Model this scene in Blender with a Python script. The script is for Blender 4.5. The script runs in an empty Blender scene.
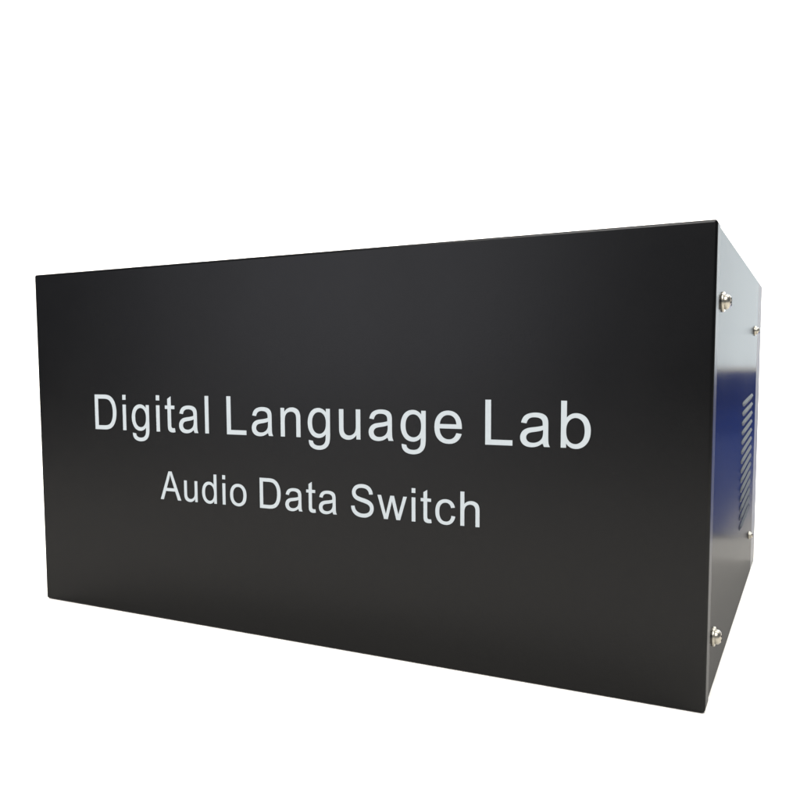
import bpy, bmesh, math, random
from mathutils import Vector, Matrix

random.seed(4)
C = bpy.context.scene.collection
S = bpy.context.scene

# ---------------------------------------------------------------- camera
yaw, pitch, roll, fpx = -0.480399, -0.0802021, -0.0053208, 825.698
fw = Vector((math.sin(yaw)*math.cos(pitch), math.cos(yaw)*math.cos(pitch), math.sin(pitch)))
r0 = Vector((math.cos(yaw), -math.sin(yaw), 0)); u0 = r0.cross(fw)
c, s = math.cos(roll), math.sin(roll)
rt = r0*c + u0*s; up = -r0*s + u0*c
cam = bpy.data.cameras.new('camera'); co = bpy.data.objects.new('camera', cam); C.objects.link(co)
M = Matrix((rt, up, -fw)).transposed().to_4x4(); M.translation = Vector((0.284854, -0.435987, 0.176592))
co.matrix_world = M
cam.sensor_width = 36; cam.sensor_fit = 'HORIZONTAL'; cam.lens = 36*fpx/800
cam.shift_x = 14.41/800; cam.shift_y = 34.95/800
cam.clip_start = 0.01; cam.clip_end = 200
S.camera = co

# ---------------------------------------------------------------- world, lamps, exposure
w = bpy.data.worlds.new('World'); S.world = w; w.use_nodes = True
w.node_tree.nodes['Background'].inputs[0].default_value = (0.55, 0.70, 1.0, 1)
w.node_tree.nodes['Background'].inputs[1].default_value = 0.16

def area(name, loc, target, sx, sy, power, col=(1, 1, 1)):
    l = bpy.data.lights.new(name, 'AREA'); l.shape = 'RECTANGLE'; l.size = sx; l.size_y = sy
    l.energy = power; l.color = col
    o = bpy.data.objects.new(name, l); C.objects.link(o); o.location = loc
    o.rotation_euler = (Vector(target)-Vector(loc)).to_track_quat('-Z', 'Y').to_euler()
    return o
area('key_softbox', (0.15, -1.7, 2.5), (0.05, 0.1, 0), 1.6, 1.6, 162, (1.0, 0.985, 0.96))
area('sweep_light', (-1.2, 0.9, 2.7), (-1.2, 2.9, 0.5), 6.5, 0.8, 390, (1, 1, 1))
area('side_softbox', (0.70, 2.25, 0.83), (0.70, 0.0, 0.83), 0.82, 1.31, 10.5, (0.70, 0.88, 1.0))

area('front_fill', (-1.02, -1.9, 0.55), (0, 0, 0.12), 1.25, 1.0, 13.5, (0.92, 0.92, 1.0))  # fill lamp added to give the front panel its broad soft sheen

S.view_settings.view_transform = 'Standard'; S.view_settings.look = 'None'
S.view_settings.exposure = 0; S.view_settings.gamma = 1
S.render.engine = 'CYCLES'

# ---------------------------------------------------------------- materials
def mat(name):
    m = bpy.data.materials.new(name); m.use_nodes = True
    return m, m.node_tree.nodes, m.node_tree.links

def coat(name, col, f0, f90, rough, bump=0.12, power=5.0):
    """satin powder coating: dull pigment under a weak rough sheen that grows toward grazing angles"""
    m, n, l = mat(name); n.clear()
    out = n.new('ShaderNodeOutputMaterial')
    tc = n.new('ShaderNodeTexCoord')
    nz = n.new('ShaderNodeTexNoise'); nz.inputs['Scale'].default_value = 900; nz.inputs['Detail'].default_value = 3
    l.new(tc.outputs['Object'], nz.inputs['Vector'])
    nl = n.new('ShaderNodeTexNoise'); nl.inputs['Scale'].default_value = 9; nl.inputs['Detail'].default_value = 5
    l.new(tc.outputs['Object'], nl.inputs['Vector'])
    cr = n.new('ShaderNodeMix'); cr.data_type = 'RGBA'
    cr.inputs[6].default_value = (col[0]*.86, col[1]*.86, col[2]*.86, 1); cr.inputs[7].default_value = (col[0]*1.14, col[1]*1.14, col[2]*1.14, 1)
    l.new(nl.outputs['Fac'], cr.inputs[0])
    bp = n.new('ShaderNodeBump'); bp.inputs['Strength'].default_value = bump; bp.inputs['Distance'].default_value = 0.0003
    l.new(nz.outputs['Fac'], bp.inputs['Height'])
    d = n.new('ShaderNodeBsdfDiffuse'); l.new(cr.outputs[2], d.inputs['Color']); l.new(bp.outputs[0], d.inputs['Normal'])
    g = n.new('ShaderNodeBsdfGlossy'); g.inputs['Color'].default_value = (1, 1, 1, 1)
    l.new(bp.outputs[0], g.inputs['Normal'])
    rr = n.new('ShaderNodeMapRange'); rr.inputs[3].default_value = rough*.75; rr.inputs[4].default_value = rough*1.25
    l.new(nl.outputs['Fac'], rr.inputs[0]); l.new(rr.outputs[0], g.inputs['Roughness'])
    lw = n.new('ShaderNodeLayerWeight'); lw.inputs['Blend'].default_value = 0.5
    pw = n.new('ShaderNodeMath'); pw.operation = 'POWER'; pw.inputs[1].default_value = power; l.new(lw.outputs['Facing'], pw.inputs[0])
    mr = n.new('ShaderNodeMapRange'); mr.inputs[3].default_value = f0; mr.inputs[4].default_value = f90; l.new(pw.outputs[0], mr.inputs[0])
    mx = n.new('ShaderNodeMixShader'); l.new(mr.outputs[0], mx.inputs[0]); l.new(d.outputs[0], mx.inputs[1]); l.new(g.outputs[0], mx.inputs[2])
    l.new(mx.outputs[0], out.inputs[0])
    return m
FRONT = coat('black_powder_coat', (0.0014, 0.0014, 0.0014), 0.0155, 0.11, 0.33, 0.15)
SIDE = coat('black_satin_paint', (0.004, 0.004, 0.0045), 0.02, 0.158, 0.17, 0.06)
FRAME = coat('satin_edge_paint', (0.03, 0.03, 0.03), 0.03, 0.19, 0.30, 0.1)
REAR = coat('grey_matte_paint', (0.22, 0.22, 0.22), 0.03, 0.13, 0.45, 0.1)

def simple(name, col, rough=.5, metal=0.0, nscale=40, var=.06):
    m, n, l = mat(name); b = n['Principled BSDF']
    tc = n.new('ShaderNodeTexCoord'); nz = n.new('ShaderNodeTexNoise'); nz.inputs['Scale'].default_value = nscale
    l.new(tc.outputs['Object'], nz.inputs['Vector'])
    cr = n.new('ShaderNodeMix'); cr.data_type = 'RGBA'
    cr.inputs[6].default_value = tuple(x*(1-var) for x in col)+(1,); cr.inputs[7].default_value = tuple(min(1, x*(1+var)) for x in col)+(1,)
    l.new(nz.outputs['Fac'], cr.inputs[0]); l.new(cr.outputs[2], b.inputs['Base Color'])
    b.inputs['Roughness'].default_value = rough; b.inputs['Metallic'].default_value = metal
    return m
LOUV = coat('louver_paint', (0.010, 0.010, 0.012), 0.03, 0.09, 0.30, 0.05)
INK = simple('white_screen_print', (0.30, 0.33, 0.345), .5, 0, 300, .04)
WHITE = simple('white_sweep_paper', (0.84, 0.805, 0.745), .9, 0, 2, .01)
BLUE = simple('blue_reflection_cloth', (0.014, 0.050, 0.29), .9, 0, 12, .15)
STEEL = simple('zinc_steel', (0.34, 0.32, 0.27), .36, 1.0, 900, .1)
DARK = simple('painted_slot_shade', (0.01, 0.01, 0.011), .7)  # near-black standing in for the shade inside louver slots and bolt crosses

# ---------------------------------------------------------------- helpers
def obj(name, bm, m, parent=None, smooth=False, loc=None):
    me = bpy.data.meshes.new(name)
    bmesh.ops.recalc_face_normals(bm, faces=bm.faces)
    bm.to_mesh(me); bm.free()
    me.materials.append(m)
    if smooth: me.polygons.foreach_set('use_smooth', [True]*len(me.polygons))
    o = bpy.data.objects.new(name, me); C.objects.link(o)
    if parent: o.parent = parent
    if loc: o.location = loc
    return o

def rbox(x0, x1, y0, y1, z0, z1, r=0.001, seg=3):
    bm = bmesh.new()
    bmesh.ops.create_cube(bm, size=1)
    for v in bm.verts:
        v.co = Vector((x0 if v.co.x < 0 else x1, y0 if v.co.y < 0 else y1, z0 if v.co.z < 0 else z1))
    if r: bmesh.ops.bevel(bm, geom=list(bm.edges), offset=r, segments=seg, profile=.5, affect='EDGES', clamp_overlap=True)
    return bm

def smooth_by_angle(o, deg=40, flat_big=0):
    me = o.data
    me.polygons.foreach_set('use_smooth', [True]*len(me.polygons))
    bm = bmesh.new(); bm.from_mesh(me)
    for e in bm.edges:
        if len(e.link_faces) == 2 and e.calc_face_angle(0) > math.radians(deg): e.smooth = False
    if flat_big:
        for f in bm.faces:
            if f.calc_area() > flat_big: f.smooth = False
    bm.to_mesh(me); bm.free()

# ---------------------------------------------------------------- the setting: white paper sweep, added unseen blue cloth for the side reflection
def sheet(name, prof, x0, x1, m, nx=2, slant=0):
    bm = bmesh.new(); rows = []; xb = x0
    for (y, z) in prof:
        x0 = xb-slant*y
        rows.append([bm.verts.new((x0+(x1-x0)*i/nx, y, z)) for i in range(nx+1)])
    for a, b in zip(rows, rows[1:]):
        for i in range(nx): bm.faces.new((a[i], a[i+1], b[i+1], b[i]))
    o = obj(name, bm, m, smooth=True); return o
prof = [(-0.85, 0), (0, 0), (1.0, 0), (2.2, 0)]
prof += [(2.2+0.8*math.sin(a), 0.8-0.8*math.cos(a)) for a in [math.pi/2*k/16 for k in range(1, 17)]]
prof += [(3.0, 2.0), (3.0, 4.5)]
o = sheet('floor', prof, -14, 14, WHITE); o['kind'] = 'structure'
prof = [(0.468, 0.004), (1.0, 0.004), (1.9, 0.004)] + [(1.9+0.08*math.sin(a), 0.084-0.08*math.cos(a)) for a in [math.pi/2*k/8 for k in range(1, 9)]] + [(1.98, 0.164)]
o = sheet('blue_reflection_sheet', prof, 0.2850, 1.3, BLUE, slant=0.0142); o['kind'] = 'structure'  # unseen cloth, added and slanted to put blue into the side panel's reflection

# ---------------------------------------------------------------- the switch cabinet
W, H, D = 0.24, 0.2482, 0.3804       # half width, height, depth
cab = bpy.data.objects.new('equipment_cabinet', None); C.objects.link(cab)
cab['label'] = 'black metal equipment cabinet with white lettering on its wide front'
cab['category'] = 'equipment cabinet'

b = obj('front_panel', rbox(-W, W, 0, 0.0045, 0.0004, H, 0.0016, 4), FRONT, cab); smooth_by_angle(b, 40, 0.002); front = b
b = obj('front_frame', rbox(-W+.0003, W-.0003, 0.0047, 0.0175, 0.0006, H-.0004, 0.0005, 2), FRAME, cab); smooth_by_angle(b, 40, 0.002)
b = obj('chassis', rbox(-W+.0008, W-.0008, 0.0177, D-.0452, 0.0008, H-.0008, 0.0003, 2), SIDE, cab); smooth_by_angle(b, 40, 0.002)
b = obj('rear_panel', rbox(-W+.0008, W-.0008, D-.045, D, 0.0008, H-.0008, 0.0004, 2), REAR, cab); smooth_by_angle(b, 40, 0.002)

# lettering: sans-serif outlines in units of 1/2048 em
G = {
'A': (1366, "M-3 0L560 1466H769L1369 0H1148L977 444H364L203 0H-3ZM420 602H917L764 1008Q694 1193 660 1312Q632 1171 581 1032L420 602Z"),
'D': (1479, "M158 0V1466H663Q834 1466 924 1445Q1050 1416 1139 1340Q1255 1242 1312.5 1089.5Q1370 937 1370 741Q1370 574 1331 445Q1292 316 1231 231.5Q1170 147 1097.5 98.5Q1025 50 922.5 25Q820 0 687 0H158ZM352 173H665Q810 173 892.5 200Q975 227 1024 276Q1093 345 1131.5 461.5Q1170 578 1170 744Q1170 974 1094.5 1097.5Q1019 1221 911 1263Q833 1293 660 1293H352V173Z"),
'L': (1139, "M150 0V1466H344V173H1066V0H150Z"),
'S': (1366, "M92 471L275 487Q288 377 335.5 306.5Q383 236 483 192.5Q583 149 708 149Q819 149 904 182Q989 215 1030.5 272.5Q1072 330 1072 398Q1072 467 1032 518.5Q992 570 900 605Q841 628 639 676.5Q437 725 356 768Q251 823 199.5 904.5Q148 986 148 1087Q148 1198 211 1294.5Q274 1391 395 1441Q516 1491 664 1491Q827 1491 951.5 1438.5Q1076 1386 1143 1284Q1210 1182 1215 1053L1029 1039Q1014 1178 927.5 1249Q841 1320 672 1320Q496 1320 415.5 1255.5Q335 1191 335 1100Q335 1021 392 970Q448 919 684.5 865.5Q921 812 1009 772Q1137 713 1198 622.5Q1259 532 1259 414Q1259 297 1192 193.5Q1125 90 999.5 32.5Q874 -25 717 -25Q518 -25 383.5 33Q249 91 172.5 207.5Q96 324 92 471Z"),
'a': (1139, "M828 131Q728 46 635.5 11Q543 -24 437 -24Q262 -24 168 61.5Q74 147 74 280Q74 358 109.5 422.5Q145 487 202.5 526Q260 565 331 585Q383 599 488 612Q702 638 803 673Q804 709 804 719Q804 827 754 871Q686 931 552 931Q427 931 367.5 887Q308 843 279 732L103 756Q127 867 181 935.5Q235 1004 337.5 1041Q440 1078 575 1078Q709 1078 793 1046.5Q877 1015 916.5 967Q956 919 972 846Q981 800 981 680V440Q981 189 992.5 122.5Q1004 56 1038 0H850Q822 56 814 131ZM813 533Q716 492 522 464Q412 448 366.5 428Q321 408 296 369.5Q271 331 271 284Q271 212 325.5 164Q380 116 485 116Q589 116 670 161.5Q751 207 789 286Q818 347 818 467V533Z"),
'b': (1139, "M301 0H134V1466H314V943Q428 1086 605 1086Q703 1086 790.5 1046.5Q878 1007 934.5 935.5Q991 864 1023 763Q1055 662 1055 547Q1055 274 920 125Q785 -24 596 -24Q408 -24 301 133V0ZM299 539Q299 348 351 263Q436 124 581 124Q699 124 785 226.5Q871 329 871 532Q871 740 788.5 839Q706 938 589 938Q471 938 385 835.5Q299 733 299 539Z"),
'c': (1024, "M828 389L1005 366Q976 183 856.5 79.5Q737 -24 563 -24Q345 -24 212.5 118.5Q80 261 80 527Q80 699 137 828Q194 957 310.5 1021.5Q427 1086 564 1086Q737 1086 847 998.5Q957 911 988 750L813 723Q788 830 724.5 884Q661 938 571 938Q435 938 350 840.5Q265 743 265 530Q265 314 348 216Q431 118 564 118Q671 118 742.5 184Q814 250 828 389Z"),
'd': (1139, "M824 0V134Q723 -24 527 -24Q400 -24 293.5 46Q187 116 128.5 241.5Q70 367 70 530Q70 689 123 818.5Q176 948 282 1017Q388 1086 519 1086Q615 1086 690 1045.5Q765 1005 812 940V1466H991V0H824ZM255 530Q255 326 341 225Q427 124 544 124Q662 124 744.5 220.5Q827 317 827 515Q827 733 743 835Q659 937 536 937Q416 937 335.5 839Q255 741 255 530Z"),
'e': (1139, "M862 342L1048 319Q1004 156 885 66Q766 -24 581 -24Q348 -24 211.5 119.5Q75 263 75 522Q75 790 213 938Q351 1086 571 1086Q784 1086 919 941Q1054 796 1054 533Q1054 517 1053 485H261Q271 310 360 217Q449 124 582 124Q681 124 751 176Q821 228 862 342ZM271 633H864Q852 767 796 834Q710 938 573 938Q449 938 364.5 855Q280 772 271 633Z"),
'g': (1139, "M102 -88L277 -114Q288 -195 338 -232Q405 -282 521 -282Q646 -282 714 -232Q782 -182 806 -92Q820 -37 819 139Q701 0 525 0Q306 0 186 158Q66 316 66 537Q66 689 121 817.5Q176 946 280.5 1016Q385 1086 526 1086Q714 1086 836 934V1062H1002V144Q1002 -104 951.5 -207.5Q901 -311 791.5 -371Q682 -431 522 -431Q332 -431 215 -345.5Q98 -260 102 -88ZM251 550Q251 341 334 245Q417 149 542 149Q666 149 750 244.5Q834 340 834 544Q834 739 747.5 838Q661 937 539 937Q419 937 335 839.5Q251 742 251 550Z"),
'h': (1139, "M135 0V1466H315V940Q441 1086 633 1086Q751 1086 838 1039.5Q925 993 962.5 911Q1000 829 1000 673V0H820V673Q820 808 761.5 869.5Q703 931 596 931Q516 931 445.5 889.5Q375 848 345 777Q315 706 315 581V0H135Z"),
'i': (455, "M136 1259V1466H316V1259H136ZM136 0V1062H316V0H136Z"),
'l': (455, "M131 0V1466H311V0H131Z"),
'n': (1139, "M135 0V1062H297V911Q414 1086 635 1086Q731 1086 811.5 1051.5Q892 1017 932 961Q972 905 988 828Q998 778 998 653V0H818V646Q818 756 797 810.5Q776 865 722.5 897.5Q669 930 597 930Q482 930 398.5 857Q315 784 315 580V0H135Z"),
'o': (1139, "M68 531Q68 826 232 968Q369 1086 566 1086Q785 1086 924 942.5Q1063 799 1063 546Q1063 341 1001.5 223.5Q940 106 822.5 41Q705 -24 566 -24Q343 -24 205.5 119Q68 262 68 531ZM253 531Q253 327 342 225.5Q431 124 566 124Q700 124 789 226Q878 328 878 537Q878 734 788.5 835.5Q699 937 566 937Q431 937 342 836Q253 735 253 531Z"),
't': (569, "M528 161L554 2Q478 -14 418 -14Q320 -14 266 17Q212 48 190 98.5Q168 149 168 311V922H36V1062H168V1325L347 1433V1062H528V922H347V301Q347 224 356.5 202Q366 180 387.5 167Q409 154 449 154Q479 154 528 161Z"),
'u': (1139, "M831 0V156Q707 -24 494 -24Q400 -24 318.5 12Q237 48 197.5 102.5Q158 157 142 236Q131 289 131 404V1062H311V473Q311 332 322 283Q339 212 394 171.5Q449 131 530 131Q611 131 682 172.5Q753 214 782.5 285.5Q812 357 812 493V1062H992V0H831Z"),
'w': (1479, "M331 0L6 1062H192L361 449L424 221Q428 238 479 440L648 1062H833L992 446L1045 243L1106 448L1288 1062H1463L1131 0H944L775 636L734 817L519 0H331Z"),
' ': (569, ""),
}
import re
def contours(d):
    out = []; cur = None; x = y = 0
    for cmd, args in re.findall(r'([MLHVQZ])([^MLHVQZ]*)', d):
        a = [float(t) for t in re.findall(r'-?\d+\.?\d*', args)]
        if cmd == 'M': cur = [(a[0], a[1])]; x, y = a
        elif cmd == 'L': x, y = a; cur.append((x, y))
        elif cmd == 'H': x = a[0]; cur.append((x, y))
        elif cmd == 'V': y = a[0]; cur.append((x, y))
        elif cmd == 'Q':
            x1, y1, x2, y2 = a
            for k in range(1, 6):
                t = k/5; cur.append(((1-t)**2*x+2*t*(1-t)*x1+t*t*x2, (1-t)**2*y+2*t*(1-t)*y1+t*t*y2))
            x, y = x2, y2
        elif cmd == 'Z':
            if cur[0] == cur[-1]: cur.pop()
            out.append(cur)
    return out
def lettering(text, x0, z0, k, kx=None, lsb=0, track=0, gap=0):
    kx = kx or k
    cu = bpy.data.curves.new('lettering', 'CURVE'); cu.dimensions = '2D'; cu.fill_mode = 'BOTH'; cu.extrude = 0.00006
    cx = -lsb
    for ch in text:
        adv, d = G[ch]
        for ct in contours(d):
            sp = cu.splines.new('POLY'); sp.points.add(len(ct)-1); sp.use_cyclic_u = True
            for i, (px, py) in enumerate(ct): sp.points[i].co = ((cx+px)*kx, py*k, 0, 1)
        cx += adv+track-(gap if ch == ' ' else 0)
    tmp = bpy.data.objects.new('lettering', cu); C.objects.link(tmp)
    dg = bpy.context.evaluated_depsgraph_get(); dg.update()
    me = bpy.data.meshes.new_from_object(tmp.evaluated_get(dg))
    bpy.data.objects.remove(tmp)
    me.transform(Matrix.Rotation(math.pi/2, 4, 'X'))
    me.materials.clear(); me.materials.append(INK); me.name = 'lettering'
    o = bpy.data.objects.new('lettering', me); C.objects.link(o); o.parent = front
    o.location = (x0, -0.00005, z0)
    return o
t = lettering('Digital Language Lab', -0.1812, 0.1337, 1.893e-5*.91, 1.893e-5*.92, lsb=158, track=107, gap=205)
t['label'] = 'large white words reading Digital Language Lab'
t = lettering('Audio Data Switch', -0.1203, 0.0863, 1.434e-5*.945, track=81, gap=168)
t['label'] = 'smaller white words reading Audio Data Switch'

# louvred vent pressed into the right side
xs = W-.0008
vent = None
for k in range(14):
    z = 0.1505-k*0.0069
    y0, y1 = 0.197, 0.298
    bm = bmesh.new()
    # hood: leans out from the panel, slot shade below painted as a dark strip, closed rounded ends
    N = 14; top = []; lip = []; inn = []; low = []
    for i in range(N+1):
        t_ = i/N; y = y0+(y1-y0)*t_; zz = z+.04*(y-y0)
        e = min(1.0, min(t_, 1-t_)*7); e = math.sin(e*math.pi/2)
        top.append(bm.verts.new((xs-.0001, y, zz+.0006+.0006*e)))
        lip.append(bm.verts.new((xs+.0001+.0012*e, y, zz-.0006)))
        inn.append(bm.verts.new((xs+.00005, y, zz-.0007)))
        low.append(bm.verts.new((xs+.00015, y, zz-.0012-.0020*e)))
    for i in range(N):
        bm.faces.new((top[i], top[i+1], lip[i+1], lip[i]))
        for q in (bm.faces.new((lip[i], lip[i+1], inn[i+1], inn[i])), bm.faces.new((inn[i], inn[i+1], low[i+1], low[i]))): q.material_index = 1
    lv = obj('louver', bm, LOUV, cab); lv.data.materials.append(DARK)
    smooth_by_angle(lv, 30)

# bolts
def lathe(prof, n=24):
    bm = bmesh.new(); rings = []
    for (r, h) in prof:
        if r == 0: rings.append([bm.verts.new((h, 0, 0))])
        else: rings.append([bm.verts.new((h, r*math.cos(2*math.pi*i/n), r*math.sin(2*math.pi*i/n))) for i in range(n)])
    for a, b_ in zip(rings, rings[1:]):
        for i in range(n):
            j = (i+1) % n
            if len(a) == 1: bm.faces.new((a[0], b_[i], b_[j]))
            elif len(b_) == 1: bm.faces.new((a[i], a[j], b_[0]))
            else: bm.faces.new((a[i], a[j], b_[j], b_[i]))
    return bm
def bolt(y, z, s, rot):
    hd = lathe([(0, 0.0040*s), (0.0018*s, 0.0039*s), (0.0034*s, 0.0034*s), (0.0044*s, 0.0024*s), (0.0048*s, 0.0012*s), (0.0048*s, 0)])
    o = obj('bolt', hd, STEEL, cab, loc=(xs+0.0011, y, z)); smooth_by_angle(o, 50)
    wa = obj('washer', lathe([(0.0030*s, 0.0012), (0.0062*s, 0.0012), (0.0064*s, 0.0010), (0.0064*s, 0.0)]), STEEL, o, loc=(-0.0012, 0, 0)); smooth_by_angle(wa, 50)
    cr = bmesh.new()
    for a in (0, math.pi/2):
        t2 = rbox(0, .0012*s, -.0026*s, .0026*s, -.0005*s, .0005*s, 0)
        bmesh.ops.rotate(t2, verts=t2.verts, cent=(0, 0, 0), matrix=Matrix.Rotation(a+rot, 3, 'X'))
        me = bpy.data.meshes.new('t'); 
        if a: bmesh.ops.translate(t2, verts=t2.verts, vec=(.00002, 0, 0))
        t2.to_mesh(me); t2.free(); cr.from_mesh(me)
    obj('recess', cr, DARK, o, loc=(.0029*s, 0, 0))
bolt(0.041, 0.2110, 0.84, .3)
bolt(0.039, 0.0293, 0.84, .9)
bolt(0.300, 0.2055, 0.62, .1)
bolt(0.304, 0.0370, 0.50, .6)
